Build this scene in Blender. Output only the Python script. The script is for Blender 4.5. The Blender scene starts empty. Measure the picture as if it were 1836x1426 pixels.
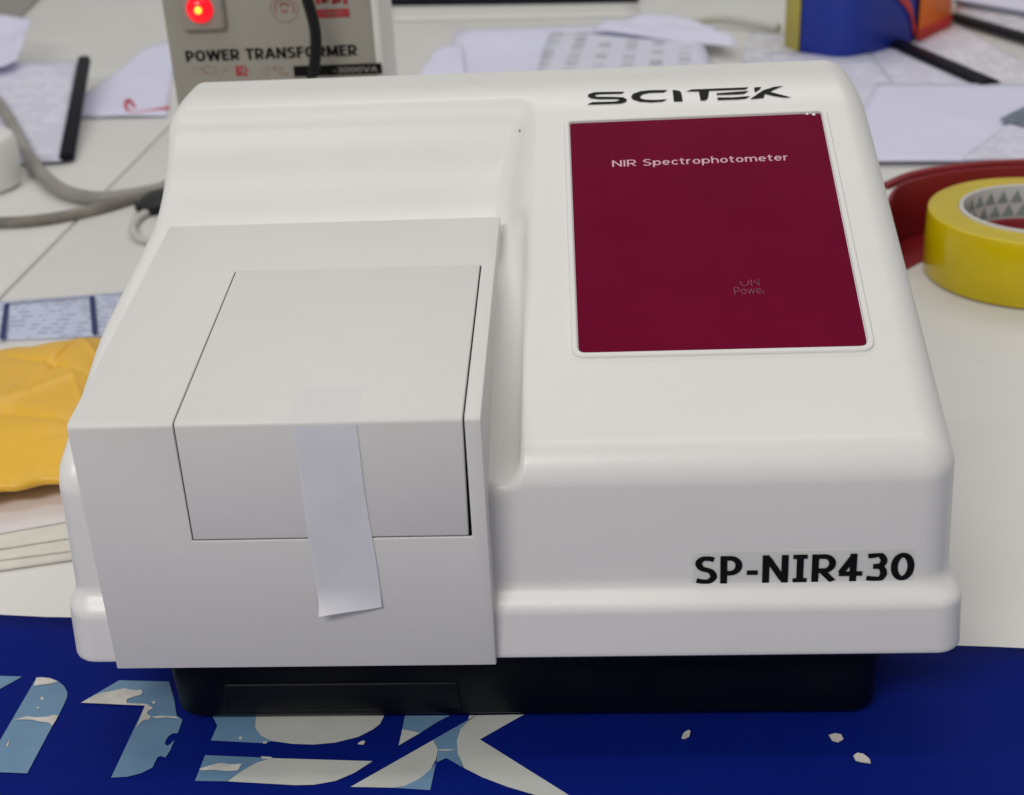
import bpy, bmesh, math, random
import numpy as np
from mathutils import Vector, Matrix

SC = bpy.context.scene
COL = SC.collection
R = math.radians

# ------------------------------------------------------------------ camera
F = 2500.0; PW, PH = 1836.0, 1426.0; CAM = np.array([0.0, 0.0, 0.40])
_v = np.array([262.0, 5087.0, F]); _v /= np.linalg.norm(_v)
_x = np.array([1, -.022, -.06]); _x -= _v * (_x @ _v); _x /= np.linalg.norm(_x)
_y = -np.cross(_v, _x)
if _y[2] < 0: _y = -_y
MW = np.stack([_x, _y, -_v], 1)            # world -> camera axes (x right, y down, z forward)
cd = bpy.data.cameras.new('camera')
cd.sensor_fit = 'HORIZONTAL'; cd.sensor_width = 36.0; cd.lens = F / PW * 36.0
cd.clip_start = .02; cd.clip_end = 50
cd.dof.use_dof = True; cd.dof.focus_distance = 0.60; cd.dof.aperture_fstop = 13.0
cam = bpy.data.objects.new('camera', cd); COL.objects.link(cam)
_r = MW.T @ np.diag([1, -1, -1])
m4 = Matrix([list(_r[0]) + [0], list(_r[1]) + [0], list(_r[2]) + [0.40], [0, 0, 0, 1]])
cam.matrix_world = m4
SC.camera = cam

# ------------------------------------------------------------------ light (indoor: ceiling lamps)
w = bpy.data.worlds.new('World'); SC.world = w; w.use_nodes = True
bg = w.node_tree.nodes['Background']
bg.inputs[0].default_value = (1.0, 1.0, .975, 1); bg.inputs[1].default_value = .30
def area(name, loc, sx, sy, power, col=(1, .985, .965)):
    l = bpy.data.lights.new(name, 'AREA'); l.shape = 'RECTANGLE'; l.size = sx; l.size_y = sy
    l.energy = power; l.color = col
    o = bpy.data.objects.new(name, l); COL.objects.link(o); o.location = loc
    return o
area('ceiling_lamp', (-1.0, -1.45, 2.2), 1.5, .7, 56)
area('ceiling_lamp', (-.1, .62, 2.3), 2.2, .07, 7)
area('ceiling_lamp', (.1, 2.7, 2.3), 2.2, .9, 17)
SC.view_settings.view_transform = 'Standard'; SC.view_settings.look = 'None'
SC.view_settings.exposure = 0.03; SC.view_settings.gamma = 1.0
SC.view_settings.use_curve_mapping = False

# ------------------------------------------------------------------ helpers
def ray(p): return MW.T @ np.array([(p[0] - PW / 2) / F, (p[1] - PH / 2) / F, 1.0])
def on_plane(p, n, d):                      # photograph point -> point of a real plane n.w = d
    n = np.array(n, float); r = ray(p); t = (d - n @ CAM) / (n @ r); return CAM + t * r
def at_z(p, z=0.0): return on_plane(p, (0, 0, 1), z)
def at_y(p, y): return on_plane(p, (0, 1, 0), y)

def mat(name, col, rough=.5, var=.0, vscale=30, bump=0, bscale=300, spec=.5, alpha=1, trans=0,
        coat=0, emit=None, estr=0, var_col=None, metal=0, sss=0):
    m = bpy.data.materials.new(name); m.use_nodes = True
    nt = m.node_tree; b = nt.nodes['Principled BSDF']
    b.inputs['Roughness'].default_value = rough
    b.inputs['Specular IOR Level'].default_value = spec
    b.inputs['Alpha'].default_value = alpha
    b.inputs['Transmission Weight'].default_value = trans
    b.inputs['Coat Weight'].default_value = coat
    b.inputs['Metallic'].default_value = metal
    tc = nt.nodes.new('ShaderNodeTexCoord')
    if var > 0:
        n = nt.nodes.new('ShaderNodeTexNoise'); n.inputs['Scale'].default_value = vscale
        n.inputs['Detail'].default_value = 6; n.inputs['Roughness'].default_value = .6
        nt.links.new(tc.outputs['Object'], n.inputs['Vector'])
        cr = nt.nodes.new('ShaderNodeValToRGB')
        c2 = var_col or tuple(max(0, c * (1 - var)) for c in col)
        cr.color_ramp.elements[0].color = (*c2, 1); cr.color_ramp.elements[0].position = .35
        cr.color_ramp.elements[1].color = (*col, 1); cr.color_ramp.elements[1].position = .62
        nt.links.new(n.outputs['Fac'], cr.inputs['Fac']); nt.links.new(cr.outputs['Color'], b.inputs['Base Color'])
        mr = nt.nodes.new('ShaderNodeMapRange'); mr.inputs['To Min'].default_value = max(.02, rough - .07)
        mr.inputs['To Max'].default_value = min(1, rough + .07)
        nt.links.new(n.outputs['Fac'], mr.inputs['Value']); nt.links.new(mr.outputs['Result'], b.inputs['Roughness'])
    else:
        b.inputs['Base Color'].default_value = (*col, 1)
    if bump > 0:
        n = nt.nodes.new('ShaderNodeTexNoise'); n.inputs['Scale'].default_value = bscale
        n.inputs['Detail'].default_value = 3
        nt.links.new(tc.outputs['Object'], n.inputs['Vector'])
        bp = nt.nodes.new('ShaderNodeBump'); bp.inputs['Strength'].default_value = bump
        bp.inputs['Distance'].default_value = .001
        nt.links.new(n.outputs['Fac'], bp.inputs['Height']); nt.links.new(bp.outputs['Normal'], b.inputs['Normal'])
    if emit:
        b.inputs['Emission Color'].default_value = (*emit, 1); b.inputs['Emission Strength'].default_value = estr
    return m

def print_mat(name, paper, ink, pitch, wordscale, fill=.5, rot=0, margin=None, strength=.6):
    """white paper printed with rows of small grey text (flat print)"""
    m = mat(name, paper, .6, var=.04, vscale=15, bump=.15, bscale=60, spec=.3)
    nt = m.node_tree; b = nt.nodes['Principled BSDF']
    src = b.inputs['Base Color'].links[0].from_socket
    tc = nt.nodes.new('ShaderNodeTexCoord'); mp = nt.nodes.new('ShaderNodeMapping')
    mp.inputs['Rotation'].default_value = (0, 0, rot)
    nt.links.new(tc.outputs['Object'], mp.inputs['Vector'])
    sp = nt.nodes.new('ShaderNodeSeparateXYZ'); nt.links.new(mp.outputs['Vector'], sp.inputs['Vector'])
    def math_(op, a, c, clamp=False):
        k = nt.nodes.new('ShaderNodeMath'); k.operation = op; k.use_clamp = clamp
        for i, q in enumerate((a, c)):
            if q is None: continue
            if isinstance(q, (int, float)): k.inputs[i].default_value = q
            else: nt.links.new(q, k.inputs[i])
        return k.outputs[0]
    row = math_('DIVIDE', sp.outputs['Y'], pitch)
    fr = math_('FRACT', row, None)
    line = math_('LESS_THAN', fr, .45)
    fl = math_('FLOOR', row, None)
    cb = nt.nodes.new('ShaderNodeCombineXYZ')
    nt.links.new(math_('MULTIPLY', sp.outputs['X'], wordscale), cb.inputs['X'])
    nt.links.new(math_('MULTIPLY', fl, 7.31), cb.inputs['Y'])
    n = nt.nodes.new('ShaderNodeTexNoise'); n.inputs['Scale'].default_value = 1; n.inputs['Detail'].default_value = 1.5
    nt.links.new(cb.outputs[0], n.inputs['Vector'])
    word = math_('GREATER_THAN', n.outputs['Fac'], fill)
    cb2 = nt.nodes.new('ShaderNodeCombineXYZ'); nt.links.new(math_('MULTIPLY', fl, 3.7), cb2.inputs['X'])
    n2 = nt.nodes.new('ShaderNodeTexNoise'); n2.inputs['Scale'].default_value = 1.0
    nt.links.new(cb2.outputs[0], n2.inputs['Vector'])
    blk = math_('GREATER_THAN', n2.outputs['Fac'], .42)
    f = math_('MULTIPLY', math_('MULTIPLY', line, word), math_('MULTIPLY', blk, strength))
    if margin:
        x0, x1, y0, y1 = margin
        for s, lo, hi in ((sp.outputs['X'], x0, x1), (sp.outputs['Y'], y0, y1)):
            f = math_('MULTIPLY', f, math_('MULTIPLY', math_('GREATER_THAN', s, lo), math_('LESS_THAN', s, hi)))
    mx = nt.nodes.new('ShaderNodeMix'); mx.data_type = 'RGBA'
    nt.links.new(f, mx.inputs[0]); nt.links.new(src, mx.inputs[6]); mx.inputs[7].default_value = (*ink, 1)
    nt.links.new(mx.outputs[2], b.inputs['Base Color'])
    return m

def link(name, me, m, parent=None, smooth=False):
    o = bpy.data.objects.new(name, me); COL.objects.link(o)
    if m: me.materials.append(m)
    if smooth:
        for p in me.polygons: p.use_smooth = True
    if parent: o.parent = parent
    return o
def from_bm(name, bm, m, parent=None, smooth=False):
    bmesh.ops.recalc_face_normals(bm, faces=bm.faces[:])
    me = bpy.data.meshes.new(name); bm.to_mesh(me); bm.free()
    return link(name, me, m, parent, smooth)
def thing(name, label, cat, loc=(0, 0, 0), group=None):
    o = bpy.data.objects.new(name, None); COL.objects.link(o); o.empty_display_size = .02
    o.location = loc; tag(o, label, cat, group); return o
def tag(o, label, cat, group=None):
    o['label'] = label; o['category'] = cat
    if group: o['group'] = group
    return o
def child(o, parent):                       # parent keeping world coordinates
    o.parent = parent
    o.matrix_parent_inverse = Matrix.Translation(parent.location).inverted()
    return o
def bevel(o, wd, seg=2, ang=40):
    b = o.modifiers.new('bevel', 'BEVEL'); b.width = wd; b.segments = seg; b.limit_method = 'ANGLE'
    b.angle_limit = R(ang); b.harden_normals = False
    for p in o.data.polygons: p.use_smooth = True
    o.data.set_sharp_from_angle(angle=R(38)) if False else None
    return o
def box(bm, x0, x1, y0, y1, z0, z1):
    vs = [bm.verts.new(c) for c in ((x0,y0,z0),(x1,y0,z0),(x1,y1,z0),(x0,y1,z0),(x0,y0,z1),(x1,y0,z1),(x1,y1,z1),(x0,y1,z1))]
    for f in ((0,3,2,1),(4,5,6,7),(0,1,5,4),(1,2,6,5),(2,3,7,6),(3,0,4,7)): bm.faces.new([vs[i] for i in f])
def rbox(name, b, m, parent=None, bev=.002, seg=3):
    bm = bmesh.new(); box(bm, *b)
    o = from_bm(name, bm, m)
    bevel(o, bev, seg, 30)
    if parent: child(o, parent)
    return o
def prism(name, pts, z0, z1, m, parent=None, bev=0, seg=2):
    """plan outline (x, y) raised from z0 to z1"""
    bm = bmesh.new()
    lo = [bm.verts.new((p[0], p[1], z0)) for p in pts]; hi = [bm.verts.new((p[0], p[1], z1)) for p in pts]
    bm.faces.new(lo[::-1]); bm.faces.new(hi)
    n = len(pts)
    for i in range(n): bm.faces.new((lo[i], lo[(i + 1) % n], hi[(i + 1) % n], hi[i]))
    o = from_bm(name, bm, m)
    if bev: bevel(o, bev, seg, 50)
    if parent: child(o, parent)
    return o
def catmull(pts, n=10):
    P = [np.array(p, float) for p in pts]; P = [2 * P[0] - P[1]] + P + [2 * P[-1] - P[-2]]
    out = []
    for i in range(1, len(P) - 2):
        a, b, c, d = P[i - 1], P[i], P[i + 1], P[i + 2]
        for k in range(n):
            t = k / n
            out.append(.5 * (2 * b + (c - a) * t + (2 * a - 5 * b + 4 * c - d) * t * t + (3 * b - a - 3 * c + d) * t ** 3))
    out.append(P[-2]); return out
def tube(name, pts, r, m, parent=None, n=12, seg=10, flat=1.0):
    c = catmull(pts, n); bm = bmesh.new(); rings = []
    for i, p in enumerate(c):
        d = c[min(i + 1, len(c) - 1)] - c[max(i - 1, 0)]; d /= np.linalg.norm(d)
        up = np.array([0, 0, 1.0]) if abs(d[2]) < .9 else np.array([0, 1.0, 0])
        a = np.cross(d, up); a /= np.linalg.norm(a); b = np.cross(a, d)
        rr = r(i / (len(c) - 1)) if callable(r) else r
        rings.append([bm.verts.new(p + rr * (math.cos(2 * math.pi * k / seg) * a + flat * math.sin(2 * math.pi * k / seg) * b)) for k in range(seg)])
    for i in range(len(rings) - 1):
        for k in range(seg): bm.faces.new((rings[i][k], rings[i][(k + 1) % seg], rings[i + 1][(k + 1) % seg], rings[i + 1][k]))
    bm.faces.new(rings[0]); bm.faces.new(rings[-1])
    o = from_bm(name, bm, m, None, True)
    if parent: child(o, parent)
    return o
def lathe(name, prof, m, loc=(0, 0, 0), seg=96, parent=None, closed=True):
    bm = bmesh.new(); rings = []
    for k in range(seg):
        a = 2 * math.pi * k / seg
        rings.append([bm.verts.new((loc[0] + r * math.cos(a), loc[1] + r * math.sin(a), loc[2] + z)) for r, z in prof])
    n = len(prof)
    for k in range(seg):
        A, B = rings[k], rings[(k + 1) % seg]
        for i in range(n if closed else n - 1): bm.faces.new((A[i], B[i], B[(i + 1) % n], A[(i + 1) % n]))
    o = from_bm(name, bm, m)
    bevel(o, .0012, 2, 35)
    if parent: child(o, parent)
    return o
def flat(name, polys, m, parent=None):
    """flat print: list of 3-D outlines, one mesh"""
    bm = bmesh.new()
    for poly in polys: bm.faces.new([bm.verts.new(tuple(p)) for p in poly])
    me = bpy.data.meshes.new(name); bm.to_mesh(me); bm.free()
    o = link(name, me, m)
    if parent: child(o, parent)
    return o

# ---- stroke lettering -------------------------------------------------------
def arc(cx, cy, rx, ry, a0, a1, n=14):
    return [(cx + rx * math.cos(R(a0 + (a1 - a0) * i / n)), cy + ry * math.sin(R(a0 + (a1 - a0) * i / n))) for i in range(n + 1)]
def glyph(ch, tv, th):
    l, b = tv / 2, th / 2
    if ch == ' ': return .34, []
    if ch == '-': return .42, [[(.04, .38), (.38, .38)]]
    if ch == 'I': return tv + .04, [[(l + .02, 0), (l + .02, 1)]]
    if ch == 'J': return .5, [[(.3, 1), (.3, .2)] + arc(.1, .2, .2, .2 - b, 0, -80)]
    if ch == 'i_serif': return .52, [[(.26, 0), (.26, 1)], [(.04, b * .8), (.48, b * .8)], [(.04, 1 - b * .8), (.48, 1 - b * .8)]]
    if ch == 'S':
        w = .68; return w, [[tuple(p) for p in catmull([(w - l * .9, .88), (w * .62, 1 - b), (w * .35, 1 - b * 1.1), (l, .76), (w * .3, .565), (w * .7, .455), (w - l, .25), (w * .64, b * 1.1), (w * .36, b), (l * .4, .13)], 6)]]
    if ch in 'PR':
        w = .68 if ch == 'P' else .74; q = .27 if ch == 'P' else .255
        cy = 1 - b - q; s = [[(l, 0), (l, 1)], [(l, 1 - b)] + arc(w - q - l, cy, q, q, 90, -90) + [(l, cy - q)]]
        if ch == 'R': s.append([(w * .42, cy - q), (w - l * .6, 0)])
        return w, s
    if ch == 'B': return .68, [[(l, 0), (l, 1)], [(l, 1 - b)] + arc(.38, .75, .2, .25 - b, 90, -90) + [(l, .5)], [(l, .5)] + arc(.4, .25, .22, .25 - b, 90, -90) + [(l, b)]]
    if ch == 'N': return .80, [[(l, 0), (l, 1)], [(l * .9, 1), (.80 - l * .9, 0)], [(.80 - l, 0), (.80 - l, 1)]]
    if ch == 'M': return .94, [[(l, 0), (l, 1)], [(l, 1), (.47, .12)], [(.47, .12), (.94 - l, 1)], [(.94 - l, 0), (.94 - l, 1)]]
    if ch == 'W': return 1.16, [[(l * .7, 1), (.31, 0)], [(.31, 0), (.58, 1)], [(.58, 1), (.85, 0)], [(.85, 0), (1.16 - l * .7, 1)]]
    if ch == 'A': return .84, [[(l * .6, 0), (.42, 1)], [(.42, 1), (.84 - l * .6, 0)], [(.17, .3), (.67, .3)]]
    if ch == 'V': return .82, [[(l * .6, 1), (.41, 0)], [(.41, 0), (.82 - l * .6, 1)]]
    if ch == 'E': return .6, [[(l, 0), (l, 1)], [(l, 1 - b), (.58, 1 - b)], [(l, .52), (.54, .52)], [(l, b), (.59, b)]]
    if ch == 'F': return .57, [[(l, 0), (l, 1)], [(l, 1 - b), (.56, 1 - b)], [(l, .5), (.51, .5)]]
    if ch == 'T': return .66, [[(.33, 0), (.33, 1)], [(0, 1 - b), (.66, 1 - b)]]
    if ch == 'O': return .86, [arc(.43, .5, .43 - l, .5 - b, 0, 360, 36)]
    if ch == '0': return .72, [arc(.36, .5, .36 - l, .5 - b, 0, 360, 36)]
    if ch == '4': return .72, [[(.72 - .18 - l, 0), (.72 - .18 - l, 1)], [(.46, 1 - b * .6), (.05, .30)], [(.0, .28), (.72, .28)]]
    if ch == '3': return .66, [[tuple(p) for p in catmull([(.05, .90), (.22, 1 - b), (.40, .95), (.66 - l * 1.15, .76), (.46, .57), (.22, .525)], 6)], [tuple(p) for p in catmull([(.22, .525), (.46, .49), (.66 - l, .28), (.46, .09), (.24, b), (.03, .11)], 6)]]
    if ch == '1': return .4, [[(.25, 0), (.25, 1)], [(.05, .8), (.25, .97)]]
    if ch == '9': return .66, [arc(.33, .68, .33 - l, .32 - b, 0, 360, 24), [(.66 - l, .68), (.66 - l, .45)] + arc(.3, .42, .36 - l, .42 - b, 0, -100)]
    if ch == '8': return .66, [arc(.33, .75, .28 - l, .25 - b, 0, 360, 24), arc(.33, .26, .33 - l, .26 - b, 0, 360, 24)]
    if ch == '7': return .6, [[(.02, 1 - b), (.58, 1 - b)], [(.55, 1 - b), (.2, 0)]]
    xh = .74; o = (.31 - l, xh / 2 - b)
    if ch == 'o': return .62, [arc(.31, xh / 2, *o, 0, 360, 30)]
    if ch == 'c': return .55, [arc(.31, xh / 2, *o, 42, 318, 24)]
    if ch == 'e': return .62, [arc(.31, xh / 2, *o, 0, 320, 28), [(l, xh / 2), (.62 - l * .5, xh / 2)]]
    if ch == 'p': return .66, [[(l, -.27), (l, xh)], arc(.35, xh / 2, *o, 0, 360, 30)]
    if ch == 'h': return .6, [[(l, 0), (l, 1.06)], [(l, .4)] + arc(.3, .43, .3 - l, .31 - b, 180, 0) + [(.6 - l, 0)]]
    if ch == 'm': return .98, [[(l, 0), (l, xh)], arc(.27, .45, .27 - l, xh - .45 - b, 180, 0) + [(.54 - l, 0)], arc(.27 + .44, .45, .27 - l, xh - .45 - b, 180, 0) + [(.98 - l, 0)]]
    if ch == 'r': return .4, [[(l, 0), (l, xh)], arc(.33, .42, .33 - l, xh - .42 - b, 180, 85)]
    if ch == 't': return .42, [[(.17, xh + .2), (.17, .2)] + arc(.33, .2, .16, .2 - b, 180, 290), [(.0, xh - b), (.4, xh - b)]]
    if ch == 'w': return .9, [[(l * .7, xh), (.25, 0)], [(.25, 0), (.45, xh)], [(.45, xh), (.65, 0)], [(.65, 0), (.9 - l * .7, xh)]]
    return .3, []
def text(name, s, O, ux, uy, n, h, width, tv, th, m, parent=None, off=.0003, gap=.12, skip=None):
    """one mesh of printed letters: O lower left corner, ux/uy the writing directions, h cap height, width overall"""
    G = [glyph(c, tv, th) for c in s]
    tot = sum(g[0] for g in G) + gap * (len(G) - 1)
    k = width / (tot * h); x = 0
    O, ux, uy, n = (np.array(q, float) for q in (O, ux, uy, n)); bm = bmesh.new()
    for gi, (gw, strokes) in enumerate(G):
        for si, st in enumerate(strokes):
            if len(st) == 2: st = [tuple(np.array(st[0]) + (np.array(st[1]) - np.array(st[0])) * q / 6) for q in range(7)]
            P = np.array(st, float); dn = np.zeros_like(P)
            lo_, hi_ = (-.4, 1.2) if s[gi] in 'pht-' else ((0, .74) if s[gi].islower() else (0, 1))
            closed = len(P) > 3 and np.allclose(P[0], P[-1], atol=1e-6)
            for i in range(len(P)):
                if closed: d = P[(i + 1) if i < len(P) - 1 else 1] - P[(i - 1) if i > 0 else len(P) - 2]
                else: d = P[min(i + 1, len(P) - 1)] - P[max(i - 1, 0)]
                d = d / np.linalg.norm(d); q = np.array([-d[1], d[0]])
                dn[i] = q * .5 * math.hypot(tv * q[0], th * q[1])
            V = []
            e = off + si * 2.5e-5
            for sgn in (1, -1):
                V.append([bm.verts.new(tuple(O + ux * (x + a[0]) * h * k + uy * min(max(a[1], lo_), hi_) * h + n * e)) for a in P + sgn * dn])
            for i in range(len(P) - 1):
                if skip and skip(gi, P[i]): continue
                bm.faces.new((V[1][i], V[1][i + 1], V[0][i + 1], V[0][i]))
        x += gw + gap
    me = bpy.data.meshes.new(name); bm.to_mesh(me); bm.free()
    o = link(name, me, m)
    if parent: child(o, parent)
    return o

# ------------------------------------------------------------------ materials
M = {}
M['shell'] = mat('white_moulded_plastic', (.785, .77, .745), .32, var=.02, vscale=14, bump=.10, bscale=1500, spec=.6)
M['cover'] = mat('white_powder_coat', (.71, .695, .675), .46, var=.02, vscale=20, bump=.12, bscale=1800, spec=.45)
M['black'] = mat('black_plastic', (.004, .005, .008), .45, var=.3, vscale=40, bump=.1, bscale=900, spec=.2)
M['ink'] = mat('black_ink', (.006, .006, .006), .6, spec=.12)
M['film'] = mat('maroon_film', (.158, .0030, .0275), .16, var=.08, vscale=25, spec=.06)
M['pink'] = mat('pale_pink_print', (.70, .42, .50), .5)
M['faint'] = mat('faint_pink_print', (.24, .035, .065), .5, var=.6, vscale=260)
M['chip'] = mat('bare_white_chip', (.85, .83, .8), .5)
M['sticker'] = mat('clear_sticker', (.83, .83, .82), .22, alpha=.30, spec=.5)
M['tape_paper'] = mat('bluish_paper_tape', (.80, .79, .84), .45, var=.05, vscale=60, bump=.25, bscale=60, alpha=.84, spec=.35)
M['tape_clear'] = mat('clear_tape', (.74, .75, .80), .35, alpha=.06)
M['table'] = mat('cream_laminate', (.77, .755, .725), .36, var=.05, vscale=5, bump=.03, bscale=500, spec=.45)
M['tabledirt'] = mat('grey_dirt', (.30, .28, .26), .6)
M['banner'] = mat('blue_vinyl', (.003, .0125, .185), .6, var=.25, vscale=9, bump=.3, bscale=14, spec=.05, var_col=(.0025, .0105, .155))
M['pale'] = mat('pale_blue_film', (.16, .29, .44), .5, var=.2, vscale=18, bump=.25, bscale=40, var_col=(.125, .235, .37))
M['cream'] = mat('cream_print', (.56, .57, .53), .55, var=.10, vscale=30, bump=.2, bscale=50)
M['scrap'] = mat('torn_white_scrap', (.68, .65, .60), .7, var=.25, vscale=90)
M['beige'] = mat('grey_beige_enamel', (.33, .31, .265), .45, var=.06, vscale=14, bump=.08, bscale=700)
M['case'] = mat('off_white_enamel', (.78, .765, .73), .45, var=.03, vscale=14)
M['bezel'] = mat('grey_bezel', (.33, .29, .26), .4, var=.1, vscale=40)
M['lamp_red'] = mat('red_lens', (.75, .004, .012), .22, emit=(1, .0, .015), estr=.75)
M['lamp_core'] = mat('glowing_filament', (1, .5, .1), .3, emit=(1, .42, .02), estr=1.6)
M['redprint'] = mat('red_print', (.42, .03, .045), .5, var=.3, vscale=200)
M['redfaint'] = mat('thin_red_print', (.36, .14, .12), .5, var=.4, vscale=300)
M['cable_black'] = mat('black_rubber', (.008, .008, .009), .35, spec=.25)
M['cable_grey'] = mat('grey_rubber', (.33, .31, .28), .45, var=.15, vscale=30)
M['cable_pale'] = mat('pale_rubber', (.62, .60, .55), .45, var=.1, vscale=30)
M['cable_brown'] = mat('brown_grey_rubber', (.28, .25, .21), .55, var=.4, vscale=40)  # brown grey with uneven darker mottling
M['paper'] = mat('bluish_white_paper', (.78, .77, .95), .6, var=.04, vscale=10, bump=.2, bscale=30, spec=.3)
M['paper_warm'] = mat('warm_white_paper', (.76, .70, .69), .6, var=.04, vscale=10, bump=.2, bscale=30, spec=.3)
M['book'] = mat('cream_paper_edge', (.74, .70, .63), .7, var=.1, vscale=60, bump=.4, bscale=400)
M['bar'] = mat('black_slide_bar', (.006, .006, .012), .5, spec=.12)
M['red_string'] = mat('red_string', (.62, .035, .05), .6)
M['yellow_bag'] = mat('yellow_kraft', (.86, .49, .04), .40, var=.07, vscale=9, bump=.35, bscale=90, spec=.5)
M['navy'] = mat('navy_print', (.012, .022, .13), .5)
M['box_blue'] = mat('blue_card', (.008, .03, .33), .5, var=.12, vscale=15)
M['box_yellow'] = mat('yellow_card', (.52, .44, .07), .5, var=.08, vscale=15)
M['box_orange'] = mat('orange_card', (.95, .19, .006), .5, var=.08, vscale=15)
M['band_red'] = mat('red_band', (.72, .045, .04), .5, var=.15, vscale=20)
M['tape_yellow'] = mat('yellow_tape', (.68, .51, .000), .30, var=.14, vscale=14, spec=.2, coat=.5, bump=.08, bscale=45)
M['core'] = mat('grey_card_core', (.60, .60, .57), .6)
M['core_green'] = mat('green_grey_print', (.28, .36, .33), .6, var=.2, vscale=80)
M['red_plastic'] = mat('red_plastic', (.26, .012, .018), .35, var=.15, vscale=12, spec=.5)
M['slate'] = mat('blue_grey_print', (.20, .24, .33), .5, var=.5, vscale=60)
M['white_plastic'] = mat('white_plastic', (.80, .79, .77), .45, var=.02, vscale=20)

def smudge(m, scale, lo, hi, amount):
    nt = m.node_tree; b = nt.nodes['Principled BSDF']; src = b.inputs['Base Color'].links[0].from_socket
    tc = nt.nodes.new('ShaderNodeTexCoord'); n = nt.nodes.new('ShaderNodeTexNoise'); n.inputs['Scale'].default_value = scale
    n.inputs['Detail'].default_value = 8; n.inputs['Roughness'].default_value = .7
    nt.links.new(tc.outputs['Object'], n.inputs['Vector'])
    mr = nt.nodes.new('ShaderNodeMapRange'); mr.inputs['From Min'].default_value = lo; mr.inputs['From Max'].default_value = hi
    mr.inputs['To Max'].default_value = amount; nt.links.new(n.outputs['Fac'], mr.inputs['Value'])
    mx = nt.nodes.new('ShaderNodeMix'); mx.data_type = 'RGBA'; nt.links.new(mr.outputs['Result'], mx.inputs[0])
    nt.links.new(src, mx.inputs[6]); mx.inputs[7].default_value = (.32, .30, .27, 1)
    nt.links.new(mx.outputs[2], b.inputs['Base Color'])
smudge(M['table'], 22, .66, .80, .6)
smudge(M['banner'], 40, .71, .80, .25)
# ------------------------------------------------------------------ table (two desk tops with a joint) and banner
def slab(name, x0, x1, y0, y1):
    bm = bmesh.new(); box(bm, x0, x1, y0, y1, -.03, 0)
    o = from_bm(name, bm, M['table']); bevel(o, .0015, 2, 40); o['kind'] = 'structure'; return o
slab('table', -.4712, 1.6, -.3, 3.2)
slab('table', -2.4, -.4742, -.3, 3.2)

def banner_y(x): return .5744 - .0735 * (x + .3047)
bm = bmesh.new(); NX, NY = 60, 24
rows = []
rnd = random.Random(3)
for j in range(NY + 1):
    rw = []
    for i in range(NX + 1):
        x = -.62 + 1.2 * i / NX; yt = banner_y(x) + .0007 * math.sin(x * 31) + .0005 * math.sin(x * 77 + 1)
        y = yt + (.18 - yt) * j / NY
        rw.append(bm.verts.new((x, y, .0012 + (.0006 * math.sin(x * 23) if j == 0 else 0))))
    rows.append(rw)
for j in range(NY):
    for i in range(NX): bm.faces.new((rows[j][i], rows[j + 1][i], rows[j + 1][i + 1], rows[j][i + 1]))
me = bpy.data.meshes.new('banner'); bm.to_mesh(me); bm.free()
banner = link('banner', me, M['banner'], None, True)
sd = banner.modifiers.new('thick', 'SOLIDIFY'); sd.thickness = .0006; sd.offset = -1
tag(banner, 'dark blue vinyl banner with pale torn letters spread under the white instrument', 'banner')

def z6(pts): return [at_z((x / 5.246, 1180 + y / 5.246), ZB) for x, y in pts]
def z7(pts): return [at_z((300 + x / 2.623, 1180 + y / 2.623), ZB) for x, y in pts]
ZB = .0016
B_A = [(-300, 150), (0, 168), (205, 175), (110, 230), (0, 290), (-300, 420)]
B_B = [(345, 182), (400, 180), (470, 188), (540, 215), (600, 260), (632, 320), (630, 370), (605, 430), (545, 550), (480, 660), (255, 1085), (0, 1075), (-120, 1072), (0, 775)]
B_C = [(760, 420), (1120, 210), (1590, 222), (1640, 400), (1660, 540), (1715, 580), (1680, 690), (1668, 708), (1625, 708), (1585, 735), (1558, 775), (1552, 808), (1572, 825), (1600, 812), (1642, 768), (1600, 870), (1555, 937), (1512, 921), (1480, 935), (1455, 985), (1435, 1030), (1330, 1082), (1200, 1116), (1045, 1125), (1365, 445)]
child(flat('letter', [z6(B_A)], M['pale']), banner)
lb = child(flat('letter', [z6(B_B)], M['pale']), banner)
lc = child(flat('letter', [z6(B_C)], M['pale']), banner)
ZB = .0019
tears = [z6([(343, 184), (400, 182), (470, 190), (545, 220), (480, 240), (400, 250), (318, 262)]),
         z6([(130, 580), (250, 548), (330, 556), (440, 552), (500, 535), (548, 540), (525, 585), (490, 640), (470, 612), (430, 605), (370, 596), (300, 580), (200, 578)]),
         z6([(380, 375), (395, 362), (411, 372), (405, 395), (388, 398)]), z6([(345, 462), (370, 455), (366, 476), (348, 478)]),
         z6([(60, 820), (85, 770), (78, 825), (65, 838)])]
child(flat('worn_patch', tears, M['scrap']), banner)
tears = [z6([(760, 420), (890, 350), (960, 325), (1040, 312), (1110, 295), (1170, 285), (1230, 298), (1290, 302), (1325, 295), (1342, 320), (1325, 345), (1260, 362), (1195, 385), (1188, 405), (1196, 425), (1290, 428), (1375, 430), (1410, 452), (1442, 470), (1395, 495), (1383, 522), (1418, 548), (1405, 575), (1345, 588), (1310, 620), (1280, 662), (1362, 448)]),
         z6([(1428, 412), (1450, 402), (1465, 415), (1450, 434), (1432, 428)]),
         z6([(1425, 552), (1520, 543), (1650, 550), (1690, 570), (1560, 556), (1480, 566)])]
child(flat('worn_patch', tears, M['scrap']), banner)
ZB = .0016
child(flat('letter', [z7([(200, 250), (420, 250), (410, 325), (440, 365), (490, 390), (460, 401), (205, 388), (235, 318)]),
                      z7([(130, 578), (178, 457), (320, 463), (490, 470), (420, 492), (350, 530), (280, 580)])], M['pale']), banner)
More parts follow.
